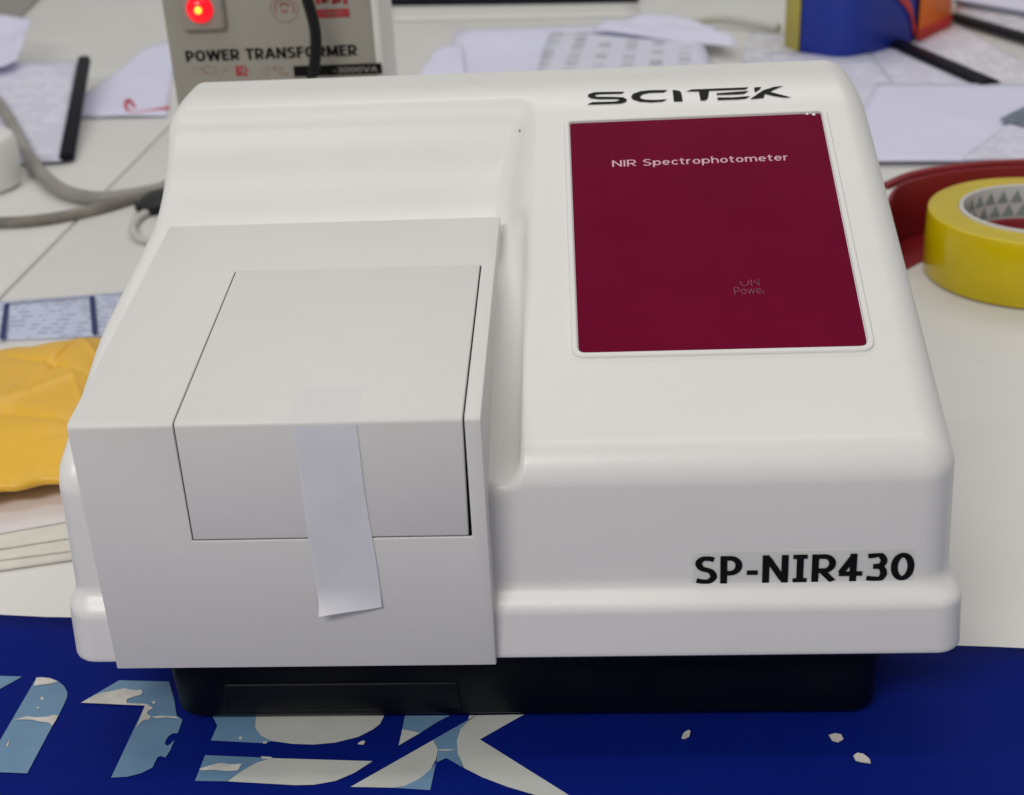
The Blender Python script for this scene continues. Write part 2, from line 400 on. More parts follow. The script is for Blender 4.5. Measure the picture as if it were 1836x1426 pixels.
child(flat('letter', [z7([(420, 250), (1020, 270), (1000, 310), (965, 337), (900, 370), (790, 398), (690, 407), (590, 404), (490, 390), (440, 365), (411, 328)]),
                      z7([(282, 580), (352, 530), (420, 492), (490, 471), (965, 485), (880, 540), (790, 578), (690, 596), (600, 598)])], M['cream']), banner)
child(flat('letter', [z7([(1105, 335), (1118, 270), (1330, 270), (1270, 300), (1190, 352)]),
                      z7([(1250, 385), (1470, 260), (1410, 300), (1378, 335), (1362, 390), (1366, 450), (1390, 515), (1312, 470), (1266, 491), (1272, 430)]),
                      z7([(1062, 610), (1120, 600), (1190, 565), (1240, 520), (1264, 492), (1236, 621)])], M['pale']), banner)
child(flat('letter', [z7([(1088, 411), (1105, 335), (1190, 352)]),
                      z7([(862, 606), (1250, 386), (1272, 430), (1264, 475), (1240, 520), (1190, 565), (1120, 600), (1060, 610)]),
                      z7([(1412, 300), (1420, 270), (1680, 265), (1630, 292), (1470, 383), (1836, 612), (2000, 715), (1850, 680), (1750, 650), (1600, 606), (1480, 560), (1395, 517), (1366, 450), (1362, 390), (1378, 335)])], M['cream']), banner)
ZB = .0019
child(flat('worn_patch', [z7([(150, 521), (200, 505), (250, 493), (300, 500), (350, 497), (332, 528), (280, 532), (220, 526), (160, 528)]),
                          z7([(440, 462), (495, 466), (480, 475), (445, 474)]), z7([(336, 372), (350, 368), (352, 382), (340, 384)]), z7([(448, 392), (470, 393), (466, 402), (450, 402)])], M['scrap']), banner)
ZB = .0021
child(flat('crease', [z7([(1276, 430), (1320, 428), (1360, 432), (1320, 437), (1276, 436)])], M['cream']), banner)

# loose torn scraps of paper lying on the banner
def scrap(pts, label, s=5.246 / 2.0):
    c = np.mean([at_z(p, .0022) for p in pts], 0); o_ = []
    for p in pts: o_.append(at_z(p, .0022)[:2])
    o = prism('paper_scrap', o_, .0020, .0026, M['scrap'], None)
    tag(o, label, 'scrap', 'scraps of torn paper on the banner')
scrap([(1222, 1324), (1226, 1315), (1234, 1310), (1238, 1312), (1236, 1321), (1228, 1325)], 'small torn white scrap on blue banner, nearest below the black base')
scrap([(1486, 1319), (1497, 1316), (1508, 1318), (1512, 1326), (1503, 1331), (1492, 1328)], 'torn white scrap on blue banner, upper of the right pair')
scrap([(1530, 1356), (1537, 1351), (1548, 1353), (1559, 1362), (1561, 1369), (1546, 1367), (1534, 1364)], 'largest torn white scrap on blue banner, lower of the right pair')
scrap([(642, 1334), (650, 1329), (655, 1331), (652, 1335)], 'tiny white scrap on blue banner between the pale letters')

# ------------------------------------------------------------------ the instrument
SPEC = thing('spectrophotometer', 'white benchtop spectrophotometer with maroon panel and taped sample lid on black base', 'instrument', (-.04, .60, 0))
ZBOT = .05
# --- moulded housing: implicit solid with filleted edges, meshed by surface nets
def rmax(r, *fs):
    m = fs[0]
    for q in fs[1:]: m = np.maximum(m, q)
    s = 0
    for q in fs: s = s + np.maximum(q + r, 0) ** 2
    return np.minimum(m, -r) + np.sqrt(s)
def pmax(k, a, b):                          # gentle blend for faces that meet at a flat angle
    h = np.maximum(k - np.abs(a - b), 0) / k; return np.maximum(a, b) + h * h * k * .25
def rmin(r, *fs): return -rmax(r, *[-q for q in fs])
def plane(P, n, p0):
    n = np.array(n, np.float32); n = n / np.linalg.norm(n)
    return (P[0] - p0[0]) * n[0] + (P[1] - p0[1]) * n[1] + (P[2] - p0[2]) * n[2]
def housing(P):
    front = plane(P, (0, -1, .035), (0, .4755, .08))
    back = plane(P, (0, 1, .05), (0, .757, .20))
    slope = plane(P, (0, -.4, 1), (0, .478, .137))
    left = plane(P, (-1, 0, .026), (-.2195, 0, .08))
    right = plane(P, (1, 0, .03), (.1425, 0, .08))
    wall = plane(P, (-1, 0, .62), (-.0300, 0, .19)) * 1.0
    # the valley wall leans and follows the slope of the top
    wall = ((-P[0] - .0300) + .55 * (P[2] - (.137 + .4 * (P[1] - .478)))) / 1.14
    top = pmax(.007, slope, plane(P, (0, -.02, 1), (0, .70, .2270))); top = rmax(.012, top, back)
    body = rmax(.008, rmax(.011, front, top), left); body = rmax(.015, body, right)
    low = plane(P, (0, -.18, 1), (0, .637, .1800)); face = plane(P, (0, -1.37, 1), (0, .6965, .2262))
    cav = rmax(.0055, pmax(.021, -low, -face), -wall)      # the scoop over the sample compartment
    body = rmax(.0055, body, -cav)
    # groove between the sample compartment and the raised right half
    d = np.array([0, 1, .40]); d /= np.linalg.norm(d)
    qx = P[0] + .0385; qy = P[1] - .478; qz = P[2] - .1345
    t = np.minimum(qy * d[1] + qz * d[2], .150)
    cyl = np.sqrt(qx ** 2 + (qy - t * d[1]) ** 2 + (qz - t * d[2]) ** 2) - .0080
    body = rmax(.003, body, -cyl)
    sk = rmax(.012, plane(P, (0, -1, .09), (0, .4678, .06)), plane(P, (-1, 0, .03), (-.2228, 0, .06)),
              plane(P, (1, 0, .03), (.1468, 0, .06)), plane(P, (0, 1, 0), (0, .763, 0)))
    sk = rmax(.0055, sk, plane(P, (0, 0, 1), (0, 0, .0765)))
    body = rmin(.006, body, sk)
    return rmax(.0016, body, plane(P, (0, 0, -1), (0, 0, ZBOT)))

def surface_nets(fn, lo, hi, h):
    n = [int(math.ceil((b - a) / h)) + 1 for a, b in zip(lo, hi)]
    ax = [np.float32(a) + h * np.arange(k, dtype=np.float32) for a, k in zip(lo, n)]
    P = [ax[0][:, None, None], ax[1][None, :, None], ax[2][None, None, :]]
    f = np.broadcast_to(fn(P), n).astype(np.float32)
    s = f < 0
    cnt = np.zeros([k - 1 for k in n], np.int8)
    for i in (0, 1):
        for j in (0, 1):
            for k in (0, 1): cnt += s[i:n[0] - 1 + i, j:n[1] - 1 + j, k:n[2] - 1 + k]
    cells = np.argwhere((cnt > 0) & (cnt < 8))
    idx = -np.ones(cnt.shape, np.int64); idx[tuple(cells.T)] = np.arange(len(cells))
    acc = np.zeros((len(cells), 3)); num = np.zeros(len(cells))
    cor = [(i, j, k) for i in (0, 1) for j in (0, 1) for k in (0, 1)]
    for a in cor:
        for d in range(3):
            if a[d]: continue
            b = list(a); b[d] = 1
            fa = f[tuple((cells + a).T)]; fb = f[tuple((cells + b).T)]
            m = (fa < 0) != (fb < 0); t = np.where(m, fa / np.where(m, fa - fb, 1), 0)
            p = np.tile(np.array(a, float), (len(cells), 1)); p[:, d] = t
            acc[m] += p[m]; num[m] += 1
    V = (cells + acc / num[:, None]) * h + np.array(lo)
    faces = []
    for d in range(3):
        e, g = (d + 1) % 3, (d + 2) % 3
        sl0 = [slice(None)] * 3; sl1 = [slice(None)] * 3; sl0[d] = slice(0, n[d] - 1); sl1[d] = slice(1, n[d])
        ch = s[tuple(sl0)] != s[tuple(sl1)]
        E_ = np.argwhere(ch); E_ = E_[(E_[:, e] > 0) & (E_[:, g] > 0) & (E_[:, e] < n[e] - 1) & (E_[:, g] < n[g] - 1)]
        inside = s[tuple(E_.T)]
        q = []
        for de, dg in ((-1, -1), (0, -1), (0, 0), (-1, 0)):
            c = E_.copy(); c[:, e] += de; c[:, g] += dg; q.append(idx[tuple(c.T)])
        q = np.stack(q, 1); q[~inside] = q[~inside][:, ::-1]; faces.append(q)
    return V, np.concatenate(faces)
def grad(fn, V, e=2e-4):
    g = []
    for d in range(3):
        a = V.copy(); b = V.copy(); a[:, d] += e; b[:, d] -= e
        g.append((fn(a.T) - fn(b.T)) / (2 * e))
    return np.stack(g, 1)
V, Fq = surface_nets(housing, (-.2315, .4590, .0425), (.1555, .7760, .2400), .0016)
for _ in range(3):
    g = grad(housing, V); V = V - g * (housing(V.T) / np.maximum((g ** 2).sum(1), .2))[:, None]
me = bpy.data.meshes.new('housing')
me.vertices.add(len(V)); me.vertices.foreach_set('co', V.astype(np.float32).ravel())
me.loops.add(Fq.size); me.loops.foreach_set('vertex_index', Fq.astype(np.int32).ravel())
me.polygons.add(len(Fq)); me.polygons.foreach_set('loop_start', np.arange(0, Fq.size, 4, dtype=np.int32))
me.update(calc_edges=True); me.validate()
hs = child(link('housing', me, M['shell'], None, True), SPEC)
g = grad(housing, V); g /= np.linalg.norm(g, axis=1)[:, None]
if len(me.vertices) == len(g): me.normals_split_custom_set_from_vertices([tuple(q) for q in g])

# --- sample compartment cover and lid: one bent sheet with an opening, the lid lies in it
YF, ZE, SL = .4638, .1640, .14            # front plane, height of the bend, slope of the top
X0, X1 = -.2018, -.0431
TH = math.atan(SL); RB = .0024
tb = RB * math.tan((math.pi / 2 - TH) / 2) # tangent length of the bend
def sheet(s, off=0.0):
    """s < 0: distance up the sloping top from the bend; s > 0: distance down the front"""
    du = np.array([math.cos(TH), math.sin(TH)])       # up the slope
    la = RB * (math.pi / 2 - TH)
    nt = np.array([-math.sin(TH), math.cos(TH)])
    if s <= -la / 2:
        p = np.array([YF, ZE]) + du * (tb + (-s - la / 2)); n = nt
    elif s >= la / 2:
        p = np.array([YF, ZE - tb - (s - la / 2)]); n = np.array([-1.0, 0.0])
    else:
        c = np.array([YF + RB, ZE - tb]); a = (s + la / 2) / la
        th = (math.pi / 2 + TH) + a * (math.pi / 2 - TH); n = np.array([math.cos(th), math.sin(th)]); p = c + RB * n
    p = p + n * off
    return p
S_BACK, S_BOT = -.1645, .1140
la = RB * (math.pi / 2 - TH)
bend = [(-.5 + i / 8) * la for i in range(9)]
HX0, HX1, HS0, HS1 = -.1607, -.0494, -.1182, .0522
def sheet_mesh(name, xs, ss, hole, m, off=0, sides=False, th=.0016):
    bm = bmesh.new(); V = {}
    def v(i, j):
        if (i, j) not in V:
            p = sheet(ss[j], off); V[(i, j)] = bm.verts.new((xs[i](ss[j]) if callable(xs[i]) else xs[i], p[0], p[1]))
        return V[(i, j)]
    for i in range(len(xs) - 1):
        for j in range(len(ss) - 1):
            if hole and hole(i, j): continue
            bm.faces.new((v(i, j), v(i, j + 1), v(i + 1, j + 1), v(i + 1, j)))
    if sides:
        cs_ = []
        for i in (0, len(xs) - 1):
            x = xs[i]; p = sheet(ss[0], off)
            c = bm.verts.new((x, p[0], .052)); cs_.append(c)
            bm.faces.new([v(i, j) for j in range(len(ss))] + [c])
        bm.faces.new([v(i, 0) for i in range(len(xs))] + cs_[::-1])
    o = from_bm(name, bm, m)
    # make the outside face outwards
    me = o.data
    c = sum((p.normal.z * p.area for p in me.polygons))
    if c < 0: me.flip_normals()
    s = o.modifiers.new('sheet', 'SOLIDIFY'); s.thickness = th; s.offset = -1
    bevel(o, .0007, 3, 40)
    return o
ss = [S_BACK, HS0] + bend + [HS1, S_BOT]
cov = sheet_mesh('compartment_cover', [X0, HX0, HX1, X1], ss, lambda i, j: i == 1 and 1 <= j < len(ss) - 2, M['cover'], 0, True)
child(cov, SPEC)
ssl = [HS0 + .0004] + bend + [HS1 - .0006]
lid = sheet_mesh('lid', [HX0 + .0005, lambda s: HX1 - .0006 - .0007 * max(0, min(1, s / .05))], ssl, None, M['cover'], .0001, False, .0022)
child(lid, SPEC)
# black box behind the joint of the lid, colour stands in for the shade inside
bm = bmesh.new(); box(bm, HX0 - .006, HX1 + .005, YF + .0035, .575, .105, .158)
# slope its top with the lid
for q in bm.verts:
    if q.co.z > .15: q.co.z = ZE + SL * (q.co.y - YF) - .0045
shade_box = from_bm('joint_shade_box', bm, M['black']); child(shade_box, SPEC)
# paper tape holding the lid shut
bm = bmesh.new(); N = 40; ta = []
for j in range(N + 1):
    s = .0014 + (.0852 - .0014) * j / N
    k = max(0, (s - .0755) / .0095)
    p = sheet(s, .0005 + .00012 * math.sin(s * 60) ** 2)
    a = s / .0852
    xl = -.1148 + .0018 * a; xr = -.0905 + .0028 * a
    rw = []
    for i in range(9):
        t = i / 8; cu = k * k * .0042 * (1.1 - .9 * t)
        rw.append(bm.verts.new((xl + (xr - xl) * t + .0003 * math.sin(s * 90 + i), p[0] - cu, p[1] + .0016 * a * t + .0012 * k * (1 - t) * 0)))
    ta.append(rw)
for j in range(N):
    for i in range(8): bm.faces.new((ta[j][i], ta[j + 1][i], ta[j + 1][i + 1], ta[j][i + 1]))
tp = child(from_bm('tape_strip', bm, M['tape_paper'], None, True), SPEC)
bm = bmesh.new(); ta = []
for j in range(17):
    s = -.0205 + .0216 * j / 16; p = sheet(s, .0005)
    ta.append([bm.verts.new((x, p[0], p[1])) for x in (-.1165, -.1148, -.0905, -.0897)])
for j in range(16):
    for i in range(3): bm.faces.new((ta[j][i], ta[j + 1][i], ta[j + 1][i + 1], ta[j][i + 1]))
child(from_bm('tape_end', bm, M['tape_clear'], None, True), SPEC)

# --- black base
def rrect(x0, x1, y0, y1, r, n=6):
    o = []
    for cx, cy, a in ((x1 - r, y0 + r, -90), (x1 - r, y1 - r, 0), (x0 + r, y1 - r, 90), (x0 + r, y0 + r, 180)):
        o += [(cx + r * math.cos(R(a + 90 * k / n)), cy + r * math.sin(R(a + 90 * k / n))) for k in range(n + 1)]
    return o
bm = bmesh.new(); rings = []
for z, gq in ((.0045, .000), (.006, -.0012), (.03, -.0022), (.0525, -.0030)):
    rings.append([bm.verts.new((p[0], p[1], z)) for p in rrect(-.1895 + gq, .1175 - gq, .489 + gq, .735 - gq, .012)])
n = len(rings[0])
for a, b in zip(rings, rings[1:]):
    for i in range(n): bm.faces.new((a[i], a[(i + 1) % n], b[(i + 1) % n], b[i]))
bm.faces.new(rings[0][::-1]); bm.faces.new(rings[-1])
base = child(from_bm('base', bm, M['black'], None, True), SPEC)
pn = prism('base_panel', rrect(-.166, -.062, .4862, .4905, .0014, 3), .0085, .0235, M['black'], None, .0012, 2); child(pn, base)
for fx, fy in ((-.17, .51), (.10, .51), (-.17, .69), (.10, .69)):
    child(lathe('foot', [(0, 0.0022), (.009, .0022), (.0085, .0075), (0, .0075)], M['black'], (fx, fy, 0), 24), SPEC)

# --- display panel on the slope
SN = np.array([0, -.4, 1.0]) / math.hypot(.4, 1); SD = SN @ np.array([0, .478, .137])
def on_slope(p, e=0): return on_plane(p, SN, SD + e)
UX = np.array([1.0, 0, 0]); UY = np.array([0, 1.0, .4]) / math.hypot(1, .4)
c4 = [on_slope(p) for p in ((1037.5, 634.5), (1556, 622), (1471.5, 203.5), (1021.5, 222))]
def rquad(c4, r, grow=0, n=5):
    """rounded quad in the slope plane from its corners"""
    P = [np.array([(q - c4[0]) @ UX, (q - c4[0]) @ UY]) for q in c4]; cen = sum(P) / 4; out = []
    L = []
    for i in range(4):
        a, b = P[i], P[(i + 1) % 4]; d = (b - a) / np.linalg.norm(b - a); nn = np.array([d[1], -d[0]])
        if nn @ (a - cen) < 0: nn = -nn
        L.append((a + nn * grow, d))
    Q = []
    for i in range(4):
        (a, d), (b, e) = L[i - 1], L[i]
        t = np.linalg.solve(np.stack([d, -e], 1), b - a); Q.append(a + d * t[0])
    for i in range(4):
        rr = (r[i] if isinstance(r, (list, tuple)) else r) + max(grow, 0)
        p, d0, d1 = Q[i], Q[i - 1] - Q[i], Q[(i + 1) % 4] - Q[i]
        d0 /= np.linalg.norm(d0); d1 /= np.linalg.norm(d1)
        s, e = p + d0 * rr, p + d1 * rr; c = p + (d0 + d1) * rr
        for k in range(n + 1):
            t = k / n; out.append((1 - t) ** 2 * s + 2 * t * (1 - t) * p + t * t * e)
    return [c4[0] + UX * q[0] + UY * q[1] for q in out]
def ring_part(name, outs, m, cap=False):
    bm = bmesh.new(); rs = [[bm.verts.new(tuple(p)) for p in o_] for o_ in outs]; n = len(rs[0])
    for a, b in zip(rs, rs[1:]):
        for i in range(n): bm.faces.new((a[i], a[(i + 1) % n], b[(i + 1) % n], b[i]))
    if cap: bm.faces.new(rs[-1])
    return child(from_bm(name, bm, m), SPEC)
cr = [.0032, .0036, .0012, .0016]
up = lambda o_, e: [p + SN * e for p in o_]
fr = ring_part('panel_frame', [up(rquad(c4, cr, .0033), -.0012), up(rquad(c4, cr, .0030), .0000), up(rquad(c4, cr, .0029), .0008), up(rquad(c4, cr, .0025), .0013), up(rquad(c4, cr, .0009), .0013), up(rquad(c4, cr, .0004), .0010), up(rquad(c4, cr, .0002), -.0008)], M['shell'])
pnl = ring_part('display_panel', [up(rquad(c4, cr, -.00005), -.0010), up(rquad(c4, cr, -.00005), .00015), up(rquad(c4, cr, -.0004), .0004)], M['film'], True)
ta_, tb_ = on_slope((1098, 301)), on_slope((1414, 289)); tu = (tb_ - ta_); tw = np.linalg.norm(tu); tu /= tw
tv_ = np.cross(SN, tu)
text('lettering', 'NIR Spectrophotometer', ta_, tu, tv_, SN, .0048, tw, .135, .12, M['pink'], pnl, .0005, .13)
oa, ob = on_slope((1328, 515)), on_slope((1362, 513.5)); ou = (ob - oa) / np.linalg.norm(ob - oa); ov = np.cross(SN, ou)
text('lettering', 'ON', oa, ou, ov, SN, .0046, np.linalg.norm(ob - oa), .11, .1, M['faint'], pnl, .0005, .15, skip=lambda gi, p: p[1] > .68)
oa, ob = on_slope((1317, 530)), on_slope((1374, 527.5))
text('lettering', 'Power', oa, ou, ov, SN, .0046, np.linalg.norm(ob - oa), .11, .1, M['faint'], pnl, .0005, .12, skip=lambda gi, p: gi == 4 and p[1] > .3)
bm = bmesh.new()
for cx, cy, s in ((1447, 204, 2.6), (1459, 205, 3.0), (1453, 203, 1.6)):
    o_ = [on_slope((cx + s * math.cos(a) * (1 + .3 * math.sin(3 * a)), cy + .8 * s * math.sin(a)), .0009) for a in np.linspace(0, 2 * math.pi, 9)[:-1]]
    bm.faces.new([bm.verts.new(tuple(p)) for p in o_])
child(from_bm('chipped_corner', bm, M['chip']), pnl)

# --- logo above the panel (traced letters lying on the slope)
def on_housing(p, e):
    r = ray(p); r = r / np.linalg.norm(r); t = .55
    for _ in range(60): t += .8 * float(housing((CAM + r * t)[:, None])[0])
    q = (CAM + r * t)[None, :]; g_ = grad(housing, q)[0]
    return q[0] + g_ / np.linalg.norm(g_) * e
def dense(pts, n=3):
    o_ = []
    for a, b in zip(pts, pts[1:] + pts[:1]):
        o_ += [(a[0] + (b[0] - a[0]) * k / n, a[1] + (b[1] - a[1]) * k / n) for k in range(n)]
    return o_
def lg(pts): return [on_housing((1030 + x / 4.371, 140 + y / 4.371), .0004) for x, y in dense(pts)]
logo = [
    [(393, 113), (370, 127), (200, 131), (165, 136), (158, 146), (180, 152), (330, 153), (385, 157), (411, 172), (405, 190), (370, 203), (300, 207), (98, 213), (140, 194), (310, 190), (345, 184), (352, 174), (330, 169), (190, 170), (130, 163), (103, 148), (110, 132), (150, 118), (220, 114)],
    [(730, 99), (700, 117), (590, 120), (535, 131), (512, 150), (520, 166), (560, 176), (640, 177), (728, 171), (690, 189), (600, 195), (510, 189), (458, 172), (443, 152), (460, 128), (520, 108), (600, 101)],
    [(768, 98), (812, 103), (832, 113), (839, 130), (848, 187), (779, 188)],
    [(874, 110), (920, 95), (1366, 78), (1340, 94), (1055, 104), (1048, 150), (1040, 170), (1020, 180), (988, 180), (974, 108)],
    [(1110, 125), (1366, 106), (1330, 127), (1280, 132), (1118, 137)],
    [(1118, 158), (1240, 157), (1380, 146), (1340, 166), (1280, 172), (1124, 177)],
    [(1408, 79), (1464, 76), (1448, 95), (1412, 118)],
    [(1376, 170), (1480, 100), (1560, 76), (1640, 66), (1590, 84), (1530, 112), (1600, 132), (1702, 157), (1640, 157), (1560, 145), (1490, 128), (1484, 160)],
]
child(flat('logo', [lg(q) for q in logo], M['ink']), SPEC)

# --- model number sticker on the front wall
FN = np.array([0, -1, .035]); FN /= np.linalg.norm(FN); FD = FN @ np.array([0, .4755, .08])
def on_front(p, e=0): return on_plane(p, FN, FD + e)
st = [on_front(p, .0003) for p in ((1240, 1053), (1637, 1047), (1641, 984), (1241, 991))]
stk = child(flat('model_sticker', [st], M['sticker']), SPEC)
oa, ob = on_front((1246, 1046)), on_front((1637, 1039)); ou = ob - oa; ow = np.linalg.norm(ou); ou /= ow
hh = np.linalg.norm(on_front((1246, 997)) - oa)
G = 'SP-N\u0001R430'
_g = glyph
def glyph(ch, tv, th):
    if ch == '\u0001': return _g('i_serif', tv, th)
    return _g(ch, tv, th)
text('lettering', G, oa, ou, np.cross(FN, ou), FN, hh, ow, .215, .165, M['ink'], stk, .0006, .10)

# ------------------------------------------------------------------ power transformer behind on the left
TY = 1.06
tl = at_y((289, 0), TY)[0]; tr = at_y((689, 130), TY)[0]
TR = thing('power_transformer', 'grey beige power transformer box with glowing red lamp behind the instrument', 'transformer', ((tl + tr) / 2, TY, 0))
cs = rbox('casing', (tl, tr, TY + .002, TY + .075, .006, .262), M['case'], TR, .004, 3)
fp = rbox('front_panel', (tl + .0005, tr - .0065, TY - .001, TY + .004, .012, .258), M['beige'], TR, .001, 2)
for fx in (tl + .02, tr - .02):
    for fy in (TY + .018, TY + .06):
        child(lathe('foot', [(0, 0), (.008, 0), (.008, .008), (0, .008)], M['black'], (fx, fy, 0), 20), TR)
YT = TY - .001
tp_ = lambda p, e=0: at_y(p, YT - e)
TN = np.array([0, -1.0, 0])
b0, b1 = tp_((329, 55)), tp_((399, -14))
bz = rbox('lamp_bezel', (b0[0], b1[0], YT - .006, YT + .001, b0[2], b1[2] + .006), M['bezel'], TR, .0035, 3)
lcx, lcz = tp_((358, 17), .006)[0], tp_((358, 17), .006)[2]
def dome(name, cx, cz, y, r, dep, m, parent):
    bm = bmesh.new(); rings = []
    for k in range(7):
        a = k / 6 * math.pi / 2
        rings.append([bm.verts.new((cx + r * math.cos(a) * math.cos(t), y - dep * math.sin(a), cz + r * math.cos(a) * math.sin(t))) for t in np.linspace(0, 2 * math.pi, 29)[:-1]] if k < 6 else [bm.verts.new((cx, y - dep, cz))])
    for a, b in zip(rings, rings[1:]):
        for i in range(28):
            if len(b) > 1: bm.faces.new((a[i], a[(i + 1) % 28], b[(i + 1) % 28], b[i]))
            else: bm.faces.new((a[i], a[(i + 1) % 28], b[0]))
    return child(from_bm(name, bm, m, None, True), parent)
rl = dome('lamp_lens', lcx, lcz, YT - .006, .0103, .007, M['lamp_red'], TR)
dome('lamp_glow', lcx + .0004, lcz + .0003, YT - .0112, .0036, .0025, M['lamp_core'], rl)
a, b = tp_((334, 108)), tp_((641, 101))
zt = (a[2] + b[2]) / 2
text('lettering', 'POWER TRANSFORMER', (a[0], YT, zt - .0005), UX, (0, 0, 1), TN, .0085, b[0] - a[0], .24, .2, M['ink'], fp, .0003, .09)
def trect(x0, y0, x1, y1, e=.0003):
    p, q = tp_((x0, y1)), tp_((x1, y0)); return [(p[0], YT - e, p[2]), (q[0], YT - e, p[2]), (q[0], YT - e, q[2]), (p[0], YT - e, q[2])]
rp = random.Random(5)
child(flat('print', [trect(565, 15, 626, 33), trect(566, -12, 572, 8), trect(576, -10, 584, 6), trect(578, 0, 590, 4), trect(596, -10, 601, 8), trect(603, -8, 610, 5), trect(594, 2, 612, 5), trect(616, -10, 622, 8), trect(618, -6, 626, -2),
                     trect(424, 118, 428, 136), trect(431, 117, 434, 127), trect(436, 118, 442, 121), trect(430, 129, 435, 136), trect(438, 124, 445, 128), trect(438, 130, 443, 137)], M['redprint']), fp)['kind'] = 'stuff'
pt = []
for k in range(52):
    x = rp.uniform(345, 512); y = rp.uniform(118, 134)
    if 415 < x < 450: continue
    pt.append(trect(x, y, x + rp.uniform(2, 7), y + 1.3, .0004))
child(flat('print', pt, M['redfaint']), fp)['kind'] = 'stuff'
bm = bmesh.new(); cc = tp_((510, 15)); ro, ri = .0098, .0090
for r0, r1, a0, a1 in ((.0105, .0100, 0, 360), (.0078, .0066, -30, 210), (.0046, .0026, 20, 160), (.0035, .0018, 200, 330)):
    Q = [[bm.verts.new((cc[0] + r * math.cos(R(a)), YT - .0003, cc[2] + r * math.sin(R(a)))) for a in np.linspace(a0, a1, 25)] for r in (r0, r1)]
    for i in range(24): bm.faces.new((Q[0][i], Q[0][i + 1], Q[1][i + 1], Q[1][i]))
child(from_bm('print', bm, M['redfaint']), fp)['kind'] = 'stuff'
a = tp_((580, 29)); text('lettering', '1987', (a[0], YT, a[2]), UX, (0, 0, 1), TN, .0036, .014, .2, .18, M['redfaint'], fp, .0006)
pl = trect(528, 113, 684, 138, .0003); child(flat('print', [pl], M['ink']), fp)
a = tp_((598, 131)); text('lettering', '-3000VA', (a[0], YT, a[2]), UX, (0, 0, 1), TN, .0042, .034, .16, .14, M['bezel'], fp, .0006)
# the cable hanging down in front of it
cpts = [at_y(p, y) for p, y in (((545, -60), 1.03), ((549, -10), 1.032), ((557, 20), 1.034), ((565, 55), 1.036), ((566, 95), 1.036), ((560, 140), 1.034), ((545, 190), 1.02), ((530, 260), .985))]
last = cpts[-1]; cpts += [np.array([last[0] - .004, .965, .045]), np.array([last[0] + .01, .93, .006]), np.array([last[0] + .05, .90, .0055])]
tag(tube('power_cable', cpts, .0044, M['cable_black'], None, 10, 12), 'black rubber cable hanging in front of the transformer lettering', 'cable')

# ------------------------------------------------------------------ tape roll on its red dispenser, right
TC = (.332, 1.01)
tr_ = thing('tape_roll', 'roll of yellow packing tape lying on table right of the instrument', 'tape roll', (TC[0], TC[1], 0))
lathe('tape', [(.0565, .0012), (.079, .0012), (.0796, .025), (.079, .050)] + [(.0775 - .0019 * q, .0502 + (.00025 if q % 2 else -.0001)) for q in range(11)] + [(.0565, .0505)], M['tape_yellow'], (TC[0], TC[1], 0), 128, tr_)
co = lathe('core', [(.0530, .001), (.0564, .001), (.0564, .0518), (.0530, .0518)], M['core'], (TC[0], TC[1], 0), 128, tr_)
tris = []
for k in range(30):
    for row in range(2):
        a0 = 2 * math.pi * (k + .5 * row) / 30; da = 2 * math.pi / 30 * .46; r = .0528
        z0, z1 = (.027, .038) if row == 0 else (.038, .049)
        P_ = lambda a, z: (TC[0] + r * math.cos(a), TC[1] + r * math.sin(a), z)
        tris.append([P_(a0 - da, z0), P_(a0 + da, z0), P_(a0, z1 - .001)])
child(flat('print', tris, M['core_green']), co)['kind'] = 'stuff'
ds = thing('tape_dispenser', 'red plastic tape dispenser body behind the yellow tape roll', 'tape dispenser', (.36, 1.10, 0))
lathe('hub', [(0, .004), (.0515, .004), (.0515, .021), (.049, .0265), (.045, .0265), (.043, .008), (0, .008)], M['red_plastic'], (TC[0], TC[1], 0), 64, ds)
# upright guard wall round the back of the roll, with a folded rim
def wall_strip(name, pts, z0f, z1f, th, m, parent, bev=.001):
    c = catmull(pts, 8); bm = bmesh.new(); A = []
    for i, p in enumerate(c):
        d = c[min(i + 1, len(c) - 1)] - c[max(i - 1, 0)]; d /= np.linalg.norm(d); nn = np.array([-d[1], d[0]])
        t = i / (len(c) - 1); z0, z1 = z0f(t), z1f(t)
        A.append([bm.verts.new((p[0] + s * nn[0] * th / 2, p[1] + s * nn[1] * th / 2, z)) for s, z in ((-1, z0), (1, z0), (1, z1), (-1, z1))])
    for a, b in zip(A, A[1:]):
        for k in range(4): bm.faces.new((a[k], a[(k + 1) % 4], b[(k + 1) % 4], b[k]))
    bm.faces.new(A[0]); bm.faces.new(A[-1])
    o = from_bm(name, bm, m); bevel(o, bev, 2, 40); child(o, parent); return o
g0 = [(.222, 1.000), (.228, 1.04), (.250, 1.085), (.30, 1.112), (.36, 1.118), (.43, 1.112), (.50, 1.09)]
wall_strip('guard', g0, lambda t: .001, lambda t: .050, .003, M['red_plastic'], ds)
wall_strip('rim', [(.232, 1.075), (.262, 1.104), (.31, 1.122), (.36, 1.126), (.43, 1.120), (.50, 1.098)], lambda t: .047, lambda t: .053, .007, M['red_plastic'], ds, .002)
prism('base_plate', [(.222, 1.000), (.24, 1.09), (.30, 1.122), (.50, 1.10), (.52, 1.0), (.42, .99), (.42, 1.085), (.30, 1.085), (.26, 1.04)], .0004, .0010, M['red_plastic'], ds)

